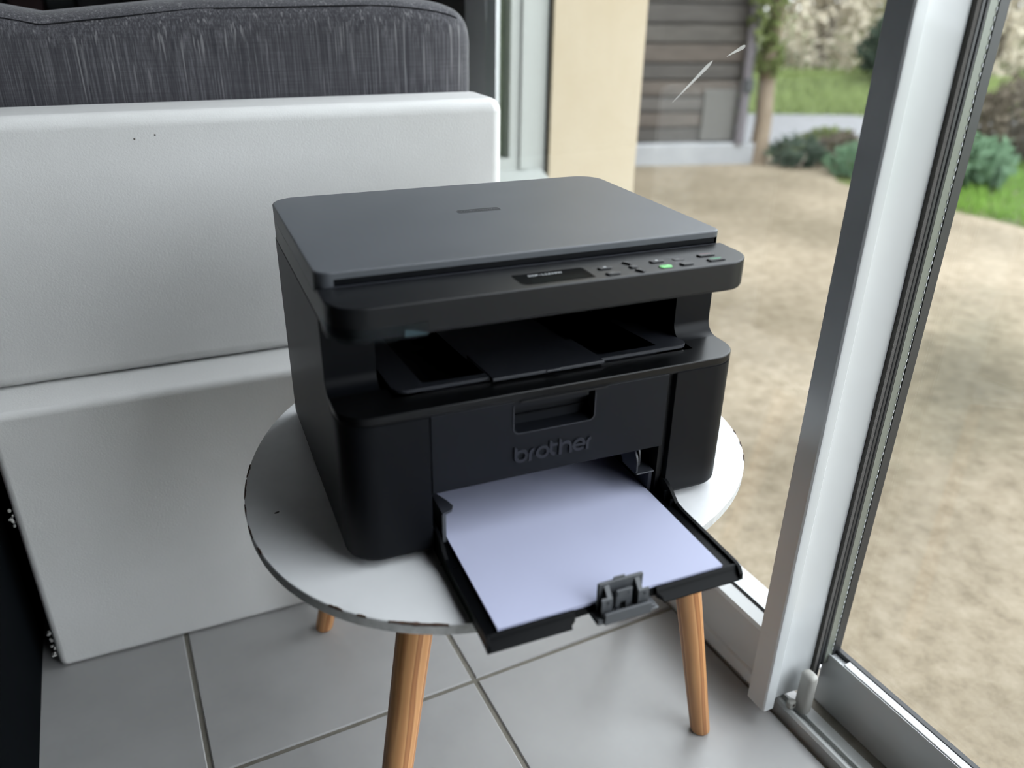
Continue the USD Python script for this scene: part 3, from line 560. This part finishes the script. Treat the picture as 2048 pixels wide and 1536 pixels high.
part(pr, 'inner_frame', U(box(-0.152, 0.156, 0.258, 0.263, 0.100, 0.2166), box(-0.1205, 0.1205, 0.245, 0.252, 0.008, 0.09), box(-0.149, 0.153, 0.03, 0.262, 0.104, 0.110)), 'dark', smooth=False)
# ledge cover with a rounded lip
lip = slab(plan, 0.1432, 0.1503, rt=0.0011, rb=0.0010) - box(-1, 1, 0.0465, 1, 0, 1) - box(-0.1425, 0.1535, 0.0275, 1, 0, 1)
part(pr, 'ledge_cover', lip, 'gloss', 'glossy black ledge over the front door')
part(pr, 'ledge_seam', slab(plan.buffer(-0.0012), 0.1415, 0.1440) - box(-1, 1, 0.0455, 1, 0, 1) - box(-0.14, 0.15, 0.026, 1, 0, 1), 'dark', smooth=False)
# front door
dr = slab(rrect(-0.1190, 0.1112, 0.0002, 0.018, (0.0012, 0.0012, 0.001, 0.001)), 0.0657, 0.1422, rt=0.001, rb=0.0012, n=3)
hand = along_y(rrect(-0.0440, 0.0343, 0.1105, 0.160, 0.0055), -0.01, 0.0165)
fd = part(pr, 'front_door', dr - hand, 'door', 'charcoal fold-down front door', smooth=25)
hp = U(box(-0.0445, 0.0348, 0.0166, 0.0240, 0.105, 0.1424), along_y(rrect(-0.0438, 0.0300, 0.1335, 0.1424, 0.001), 0.0045, 0.017))
part(fd, 'handle_recess', hp, 'dark'); part(fd, 'handle_ridge', along_y(sg.box(-0.0436, 0.1205, 0.0339, 0.1213), 0.0135, 0.0168), 'blk', smooth=False)
part(fd, 'handle_band', along_y(rrect(-0.0436, 0.0275, 0.1338, 0.1420, 0.001), 0.0036, 0.0046), 'door')
part(fd, 'handle_rim', along_y(rrect(-0.0448, 0.0351, 0.1097, 0.1415, 0.006).difference(rrect(-0.0440, 0.0343, 0.1105, 0.1600, 0.0055)), -0.0005, 0.0012), 'greyd')  # lighter grey stands in for the highlight along the recess rim
part(fd, 'top_strip', box(-0.0380, 0.0460, -0.0006, 0.003, 0.1402, 0.1420), 'blkpanel', smooth=False)
part(pr, 'hinge_slot', box(0.1118, 0.1192, 0.006, 0.02, 0.0, 0.1420), 'dark', smooth=False)
# lettering
def letters():
    w = 0.00285; R = 0.00655; xh = 2*R; Ht = 0.0158
    ring = lambda cx, cy: sg.Point(cx, cy).buffer(R, 24).difference(sg.Point(cx, cy).buffer(R-w, 24))
    bx_ = sg.box
    def slant(x, y0, y1): return P((x, y0), (x+w, y0), (x+w, y1-0.0012), (x, y1+0.0008))
    out = []; x = 0.0
    out.append(unary_union([ring(x+R, R), slant(x, R, Ht)])); x += 2*R+0.0006                              # b
    def r_(x): return unary_union([bx_(x, 0, x+w, R), sg.LineString([(x+w/2, R)]+[(x+w/2+(R-w/2)*(1-math.cos(a)), R+(R-w/2)*math.sin(a)) for a in np.linspace(0, 1.25, 14)]).buffer(w/2, cap_style=2)])
    out.append(r_(x)); x += 0.0068                                                                       # r
    out.append(ring(x+R, R)); x += 2*R+0.0002                                                            # o
    hook = sg.LineString([(x+w/2, Ht-0.001), (x+w/2, R)]+[(x+w/2+(R-w/2)*(1-math.cos(a)), R-(R-w/2)*math.sin(a)) for a in np.linspace(0, 1.35, 14)]).buffer(w/2, cap_style=2)
    out.append(unary_union([hook, slant(x, R, Ht), bx_(x+w, xh-w, x+0.0080, xh-0.0002)])); x += 0.0092     # t
    arch = sg.LineString([(x+w/2, R)]+[(x+w/2+(R-w/2)*(1-math.cos(a)), R+(R-w/2)*math.sin(a)) for a in np.linspace(0, PI, 24)]+[(x+2*R-w/2, 0)]).buffer(w/2, cap_style=2)
    out.append(unary_union([slant(x, 0, Ht), arch])); x += 2*R+0.0004                                      # h
    gap = P((x+R, R-0.0002), (x+2*R+0.001, R-0.0002), (x+2*R+0.001, R-0.0034))
    out.append(unary_union([ring(x+R, R).difference(P((x+R+0.002, R-0.0013), (x+2*R+.001, R-0.0013), (x+2*R+.001, R-0.0042), (x+R+0.002, R-0.0030))), bx_(x+0.001, R-w*0.42, x+2*R-0.0004, R+w*0.42)])); x += 2*R+0.0004   # e
    out.append(r_(x))
    return out, x+0.0078
Ls, lw = letters(); sc = 0.0788/lw
for g in Ls:
    g2 = sa.translate(sa.scale(g, sc, 1.0, origin=(0, 0)), -0.0436, 0.0808)
    part(fd, 'letter', along_y(g2, -0.0014, 0.0006), 'logo', smooth=False)
# output tray: U shaped frame sloping down to the back, centre flap
ot = rrect(-0.1400, 0.1510, 0.0300, 0.255, (0.012, 0.012, 0.001, 0.001))
wells = unary_union([sg.box(-0.1130, 0.0405, -0.0560, 0.30), sg.box(-0.0565, 0.082, 0.0565, 0.30), sg.box(0.0560, 0.0405, 0.1200, 0.30)])
fr = man(ot.difference(wells), -0.0030, 0.0)
Rt = np.array([[1, 0, 0, 0], [0, math.cos(-0.10), -math.sin(-0.10), 0.0], [0, math.sin(-0.10), math.cos(-0.10), 0.0]])
def tilt(m, a=-0.10, y0=0.030, z0=0.1545):
    c, s = math.cos(a), math.sin(a)
    return m.translate((0, -y0, 0)).transform(np.array([[1, 0, 0, 0], [0, c, -s, 0], [0, s, c, 0]], float)).translate((0, y0, z0))
opt = part(pr, 'output_tray', tilt(fr), 'outtray', 'dark U-shaped output tray', smooth=20)
part(opt, 'tray_floor', tilt(box(-0.139, 0.150, 0.034, 0.255, -0.030, -0.027)), 'dark', smooth=False)
parts(opt, 'well_wall', ([tilt(box(-0.1142, -0.1131, 0.0405, 0.255, -0.028, -0.0004)), tilt(box(0.1201, 0.1212, 0.0405, 0.255, -0.028, -0.0004)), tilt(box(-0.1131, 0.1201, 0.0390, 0.0404, -0.028, -0.0032))]), 'outtray', smooth=False)
flap = slab(rrect(-0.0548, 0.0548, 0.0235, 0.092, (0.001, 0.001, 0.002, 0.002)), -0.0028, 0.0, rt=0.0007, n=3)
part(opt, 'stop_flap', tilt(flap, -0.085, 0.030, 0.1548), 'outtray', 'flat centre flap of the output tray')
part(opt, 'flap_notch', tilt(rbox(-0.004, 0.010, 0.0224, 0.0262, -0.0026, -0.0002, 0.001), -0.085, 0.030, 0.1548), 'outtray')
part(opt, 'inner_slope', cat([tilt(box(-0.0548, 0.0548, 0.092, 0.255, -0.0060, -0.0035))]), 'outtray', smooth=False)
parts(pr, 'cavity_cheek', ([box(-0.1478, -0.1400, 0.095, 0.26, 0.112, 0.2166), box(0.1440, 0.1518, 0.095, 0.26, 0.112, 0.2166)]), 'blk', smooth=False)
# scanner and control panel
plan2 = rrect(-W, W, 0, D, (0.030, 0.030, 0.028, 0.028))
su = slab(plan2, 0.2174, 0.2428, rt=0.0015, rb=0.0015, n=4)
su -= box(-1, 1, 0.0568, 1, 0.2383, 1)
screen_cut = man(rrect(-0.0352, 0.0315, 0.0072, 0.0345, (0.007, 0.001, 0.004, 0.002)), 0.2416, 0.30)
part(pr, 'scanner_housing', su - screen_cut, 'blkpanel', 'black scanner housing with the control panel')
part(pr, 'panel_edge', box(-0.186, 0.1865, 0.0548, 0.0566, 0.2420, 0.2431), 'greyd', smooth=False)
part(pr, 'scanner_seam', slab(plan2.buffer(-0.001), 0.2166, 0.2178), 'dark', smooth=False)
lid = slab(rrect(-W, W, 0.0572, D, (0.013, 0.010, 0.028, 0.028)), 0.2386, H, rt=0.0016, n=4)
grip = along_x(sg.Polygon([(0.05, 0.2380), (0.05, 0.2487), (0.0590, 0.2487)]+arc(0.0590, 0.2457, 0.003, 90, 0, 5)+[(0.0625, 0.2380)]), -0.178, 0.1885)
ld = part(pr, 'lid', lid - grip, 'lid', 'charcoal flat scanner lid')
part(pr, 'lid_grip', box(-0.177, 0.1875, 0.0606, 0.0640, 0.2385, 0.2488), 'blk', smooth=False)
bdg = rrect(-0.0225, 0.0225, 0.1985, 0.2100, (0.003, 0.003, 0.003, 0.003))
part(ld, 'badge_rim', man(bdg.buffer(0.0006).difference(bdg), H-0.0002, H+0.00022), 'lid', smooth=False)
part(ld, 'badge', man(bdg, H-0.0002, H+0.0001), 'badge', smooth=False)
def text(s, h, x, y, z, ang_=0.0, sx=1.0, depth=0.0002, bold=False):
    m = meshkit.text_mesh(s, h, depth, bold); m.apply_scale((sx, 1, 1)); m.apply_transform(trimesh.transformations.rotation_matrix(ang_, (0, 0, 1))); m.apply_translation((x, y, z)); return m
bt = text('LASER PRINTER', 0.0036, 0, 0, 0); wbt = bt.bounds[1][0]; bt.apply_scale((0.0385/wbt, 1, 1)); bt.apply_translation((-0.0190, 0.2024, H+0.0001))
part(ld, 'badge_lettering', bt, 'badgetext', smooth=False)
scr = part(pr, 'display_window', man(rrect(-0.0348, 0.0312, 0.0075, 0.0342, (0.007, 0.001, 0.004, 0.002)), 0.2414, 0.2425), 'screen', 'glossy black display window', smooth=False)
part(scr, 'display', man(rrect(-0.0235, 0.0245, 0.0095, 0.0215, 0.001), 0.2424, 0.24262), 'lcd', smooth=False)
tx = text('DCP-L1642W', 0.0030, 0, 0, 0); tx.apply_scale((0.0315/tx.bounds[1][0], 1, 1)); tx.apply_translation((-0.0215, 0.0275, 0.2425)); part(scr, 'model_lettering', tx, 'print', smooth=False)
def button(cx, cy, l, wd, m_='btn', ang_=0.0, hgt=0.0016, lbl=None, sym=None, symm='greyprint'):
    base = slab(sa.rotate(rrect(-l/2-0.0006, l/2+0.0006, -wd/2-0.0006, wd/2+0.0006, wd*0.42), math.degrees(ang_), origin=(0, 0)), 0.2424, 0.2430)
    p_ = slab(sa.rotate(rrect(-l/2, l/2, -wd/2, wd/2, wd*0.42), math.degrees(ang_), origin=(0, 0)), 0.2424, 0.2428+hgt, rt=0.0006, n=3).translate((cx, cy, 0))
    b_ = part(pr, 'button', p_, m_, lbl); part(b_, 'button_gap', base.translate((cx, cy, 0)), 'dark', smooth=False)
    if sym: part(b_, 'symbol', cat([s.apply_translation((cx, cy, 0.24281+hgt)) for s in sym]), symm, smooth=False)
zb = lambda x0, x1, y0, y1: trimesh.creation.box((x1-x0, y1-y0, 0.0002), transform=trimesh.transformations.translation_matrix(((x0+x1)/2, (y0+y1)/2, 0)))
def tri(x, y, s, up): return trimesh.creation.extrude_polygon(P((x-s, y-s*up), (x+s, y-s*up), (x, y+s*up)), 0.0002)
button(0.0484, 0.0240, 0.0130, 0.0052, sym=[zb(-0.0012, -0.0004, -0.0012, 0.0012), zb(0.0004, 0.0012, -0.0012, 0.0012)], symm='print', lbl='black pause button with two bars')
button(0.0486, 0.0092, 0.0130, 0.0056, sym=[zb(-0.002, 0.0016, 0.0002, 0.0007), zb(0.0011, 0.0016, -0.0008, 0.0012)], lbl='black copy button below the pause button')
button(0.0736, 0.0296, 0.0088, 0.0040, ang_=-1.05, sym=[tri(0, 0.0, 0.0007, 1)], lbl='black up arrow key')
button(0.0738, 0.0188, 0.0078, 0.0056, sym=[zb(-0.0014, -0.0003, -0.0006, 0.0006), zb(0.0003, 0.0014, -0.0006, 0.0006)], lbl='black OK key between the arrows')
button(0.0742, 0.0080, 0.0088, 0.0040, ang_=-1.05, sym=[tri(0, 0.0, 0.0007, -1)], lbl='black down arrow key')
button(0.1010, 0.0252, 0.0134, 0.0056, sym=[zb(-0.0012, 0.0012, -0.0008, 0.0008)], symm='print', lbl='black button left of the oval key, behind the green button')
button(0.1013, 0.0104, 0.0122, 0.0064, 'btngreen', hgt=0.0010, lbl='bright green start button', sym=[zb(-0.0012, 0.0012, 0.0010, 0.0015)], symm='inkgreen')
button(0.1234, 0.0252, 0.0105, 0.0056, hgt=0.0006, sym=[zb(-0.0016, 0.0016, -0.0004, 0.0004)], lbl='flat black key right of the middle row')
button(0.1228, 0.0104, 0.0128, 0.0062, lbl='plain black key right of the green button')
button(0.1538, 0.0264, 0.0180, 0.0058, sym=[zb(-0.0065, 0.0055, 0.0001, 0.0011)], symm='inkred', lbl='black stop key with a dull red mark')
button(0.1552, 0.0122, 0.0180, 0.0060, sym=[zb(-0.0062, 0.0052, -0.0002, 0.0014), zb(-0.004, 0.003, -0.0016, -0.0010)], symm='inkgreen', lbl='black key with a green mark')
def prt(cx, cy, w_, h_, n_):
    return [trimesh.creation.box((w_/n_*0.6, h_*RNG.uniform(0.5, 1), 0.0002), transform=trimesh.transformations.translation_matrix((cx-w_/2+w_*(k+0.5)/n_, cy, 0.24285))) for k in range(n_)]
parts(pr, 'key_legend', [cat(prt(*a)) for a in ((0.1225, 0.0322, 0.0110, 0.0012, 7), (0.0415, 0.0285, 0.006, 0.001, 3), (0.1205, 0.0168, 0.0105, 0.0022, 4), (0.1405, 0.0285, 0.0035, 0.0014, 3), (0.0700, 0.0345, 0.003, 0.0008, 2))], 'greyprint', 'small grey printed key legend', smooth=False)
# clear tape left on the panel's front corner
def tape(t0, t1, z0f, z1f, off, name, m_, lbl):
    line = np.array(plan2.buffer(off).exterior.coords); ring_ = sg.LineString(line)
    a, b = ring_.project(sg.Point(t0)), ring_.project(sg.Point(t1)); L = ring_.length
    if b < a: a, b = b, a
    if b-a > L/2: a, b = b, a+L
    n = 40; v = []
    for k in range(n+1):
        s = (a+(b-a)*k/n) % L; q = ring_.interpolate(s); v += [(q.x, q.y, z0f(k/n)), (q.x, q.y, z1f(k/n))]
    f = [(2*k, 2*k+2, 2*k+3, 2*k+1) for k in range(n)]
    v = np.array(v); vin = v.copy(); c = np.array([0, 0.15, 0]); dirv = vin-c; dirv[:, 2] = 0; dirv /= np.linalg.norm(dirv, axis=1, keepdims=True)
    vin = vin-dirv*0.00012; nn = len(v)
    F = f+[(a_+nn, d2+nn, c2+nn, b2+nn) for a_, b2, c2, d2 in f]
    part(pr, name, (np.vstack([v, vin]), np.array(F)), m_, lbl, smooth=True)
jag = lambda t: 0.2140+0.0007*math.sin(37*t)+0.0005*math.sin(91*t+1)+0.0006*t
tape((-W-0.0006, 0.045), (-0.118, -0.0006), jag, lambda t: 0.2262, 0.0004, 'tape', 'tape', 'strip of clear adhesive tape')
tape((-0.137, -0.0006), (-0.1185, -0.0006), lambda t: 0.2162, lambda t: 0.2172+0.0045*math.sin(PI/2*min(1, max(0, (t if True else 0)))), 0.0007, 'tape_end', 'tapeend', 'bluish folded end of the tape')
# feet
parts(pr, 'foot', ([trimesh.creation.cylinder(radius=0.011, height=0.0068, sections=20, transform=trimesh.transformations.translation_matrix((x, y, 0.0034))) for x in (-0.165, 0.165) for y in (0.045, D-0.04)]), 'dark')
# paper tray
tz = 0.0093
trayf = U(box(-0.1140, 0.1170, -0.1190, 0.24, 0.0015, tz),)
trayf -= box(-0.0330, 0.0320, -0.125, -0.1185, -0.01, 0.02)
pt = part(pr, 'paper_tray', trayf, 'tray', 'black fold-out paper tray', smooth=False)
sp = sg.Polygon([(0.016, 0.0), (0.016, 0.027), (-0.003, 0.0262), (-0.012, 0.0225), (-0.0195, 0.0170), (-0.0245, 0.0135), (-0.034, 0.0122), (-0.118, 0.0122), (-0.1235, 0.0108), (-0.1272, 0.0060), (-0.1280, 0.0), (-0.1265, -0.001), (-0.11, 0.0008)])
part(pt, 'side_wall', U(along_x(sp, 0.1172, 0.1206)), 'tray', smooth=20); part(pt, 'side_wall', U(along_x(sp, -0.1172, -0.1142)), 'tray', smooth=20)
lp = sg.Polygon([(-0.1185, 0.0093), (-0.1192, 0.0112), (-0.1202, 0.0112), (-0.1216, 0.0090)]+[(-0.1216-0.0052*t, 0.0090-0.0082*t**0.75) for t in np.linspace(0.1, 1, 8)]+[(-0.1277, 0.0002), (-0.1278, -0.0008), (-0.1262, -0.0012), (-0.1205, 0.0030), (-0.1185, 0.0030)])
def notch(m, x, s):  # slanting cut at the inner end
    w_ = sg.Polygon([(x, -0.117), (x, -0.1222), (x+s*0.0045, -0.125), (x+s*0.006, -0.14), (x-s*0.04, -0.14), (x-s*0.04, -0.117)])
    return m - man(w_, -0.05, 0.05)
part(pt, 'front_lip', notch(along_x(lp, -0.1172, -0.025), -0.0395, -1), 'tray', 'curved front lip left of the grey stop'); part(pt, 'front_lip', notch(along_x(lp, 0.025, 0.1172), 0.0365, 1), 'tray', 'curved front lip right of the grey stop')
parts(pt, 'tray_rib', ([box(0.108, 0.1172, -0.1188, -0.1180, tz, 0.0108), box(-0.1142, -0.1085, -0.034, -0.0333, tz, 0.0112), box(-0.1142, -0.1105, -0.006, -0.0053, tz, 0.0112), box(0.1125, 0.1171, -0.012, -0.011, 0.010, 0.021), box(0.1125, 0.1171, -0.022, -0.0212, 0.010, 0.017)]), 'tray', smooth=False)
# grey paper stop in the notch
ps = part(pr, 'paper_stop', U(rbox(-0.0255, 0.0320, -0.1340, -0.1165, 0.0010, 0.0036, 0.0012, 8)), 'grey', 'mid grey sliding paper stop at the tray front')
part(ps, 'front_bar', rbox(-0.0195, 0.0238, -0.1352, -0.1324, 0.0008, 0.0120, 0.0006, 8), 'grey')
bw = U(rbox(-0.0200, 0.0220, -0.1215, -0.1185, 0.003, 0.0322, 0.0014, 8), rbox(-0.0058, 0.0050, -0.1206, -0.1190, 0.025, 0.0345, 0.0007, 8))
part(ps, 'back_wall', bw, 'grey')
wp = sg.Polygon([(-0.1300, 0.003), (-0.1292, 0.0215), (-0.1280, 0.0225), (-0.1205, 0.0305), (-0.1195, 0.003)])
def wing_(x0, x1):
    m = along_x(wp, x0, x1); return m
hole = man(sg.box(0, 1, 0, 1), 0, 1)
for xa, xb in ((-0.0200, -0.0105), (0.0135, 0.0235)):
    m = U(along_x(wp, xa, xa+0.0022), along_x(wp, xb-0.0022, xb)) if False else U(along_x(sg.Polygon([(-0.1300, 0.003), (-0.1292, 0.0215), (-0.1278, 0.0225), (-0.1270, 0.003)]), xa, xb), along_x(wp, (xb-0.0042) if xa < 0 else xa, xb if xa < 0 else xa+0.0042))
    part(ps, 'wing', m, 'grey', smooth=20)
    parts(ps, 'moulding_dot', ([trimesh.creation.cylinder(radius=0.0011, height=0.0004, sections=14, transform=np.array([[1, 0, 0, (xa+xb)/2+0.001], [0, 0, 1, -0.1298], [0, 1, 0, z], [0, 0, 0, 1.0]])) for z in (0.0180,)]), 'greyd')
ct = U(rbox(-0.0060, 0.0088, -0.1272, -0.1250, 0.003, 0.0255, 0.0006, 8)) - box(-0.0020, 0.0036, -0.14, -0.11, 0.004, 0.0135)
part(ps, 'centre_tab', ct, 'grey', smooth=20)
parts(ps, 'moulding_dot', ([trimesh.creation.cylinder(radius=0.0010, height=0.0004, sections=14, transform=np.array([[1, 0, 0, x], [0, 0, 1, -0.1273], [0, 1, 0, z], [0, 0, 0, 1.0]])) for x, z in ((-0.0045, 0.0215), (0.0055, 0.0215), (-0.0052, 0.008))]), 'greyd')
parts(ps, 'end_clip', ([rbox(0.0245, 0.0290, -0.1332, -0.1300, 0.0036, 0.0062, 0.0006, 8), rbox(-0.0245, -0.0205, -0.1332, -0.1300, 0.0030, 0.0060, 0.0006, 8)]), 'grey')
# side guides
gl = U(box(-0.1105, -0.1068, 0.004, 0.034, tz, 0.0425), man(P((-0.1112, -0.002), (-0.1010, 0.002), (-0.0985, 0.0075), (-0.1012, 0.0170), (-0.1080, 0.0340), (-0.1112, 0.034)), 0.0425, 0.0450))
part(pr, 'paper_guide', gl, 'greyd', 'dark grey left paper guide', smooth=20)
part(pr, 'guide_edge', box(-0.1100, -0.1066, 0.0030, 0.0042, tz+0.001, 0.0422), 'grey', smooth=False)
fin = sg.Polygon([(0.008, 0.0340), (0.006, 0.0375)]+arc(0.020, 0.046, 0.0140, 180, 90, 8)+[(0.075, 0.060), (0.075, 0.044), (0.040, 0.044), (0.030, 0.034)])
gr = U(rbox(0.0890, 0.1090, 0.0050, 0.034, 0.0338, 0.0356, 0.0007, 8), along_x(fin, 0.0890, 0.0908), along_x(sa.translate(fin, 0.010, 0), 0.0975, 0.0992), box(0.1054, 0.1090, 0.0085, 0.034, tz, 0.0345))
part(pr, 'paper_guide', gr, 'greyd', 'dark grey right paper guide with two fins', smooth=20)
# paper
paper = thing('paper_stack', 'stack of blank white paper lying in the open tray', 'paper', PO, PA)
z = 0.0094
def sheet_mesh(z, t, dx, dy):
    return box(-0.1053+dx, 0.1047+dx, -0.1178+dy, 0.175+dy, z, z+t)
part(paper, 'sheets', cat([sheet_mesh(0.0094+0.00042*k, 0.00040, float(RNG.uniform(-0.0002, 0.0002)), float(RNG.uniform(-0.0002, 0.0002))) for k in range(7)]), 'paper', smooth=False)
part(paper, 'top_sheet', sheet_mesh(0.0094+0.00042*7, 0.0003, 0.0, -0.0003), 'paper', smooth=False)
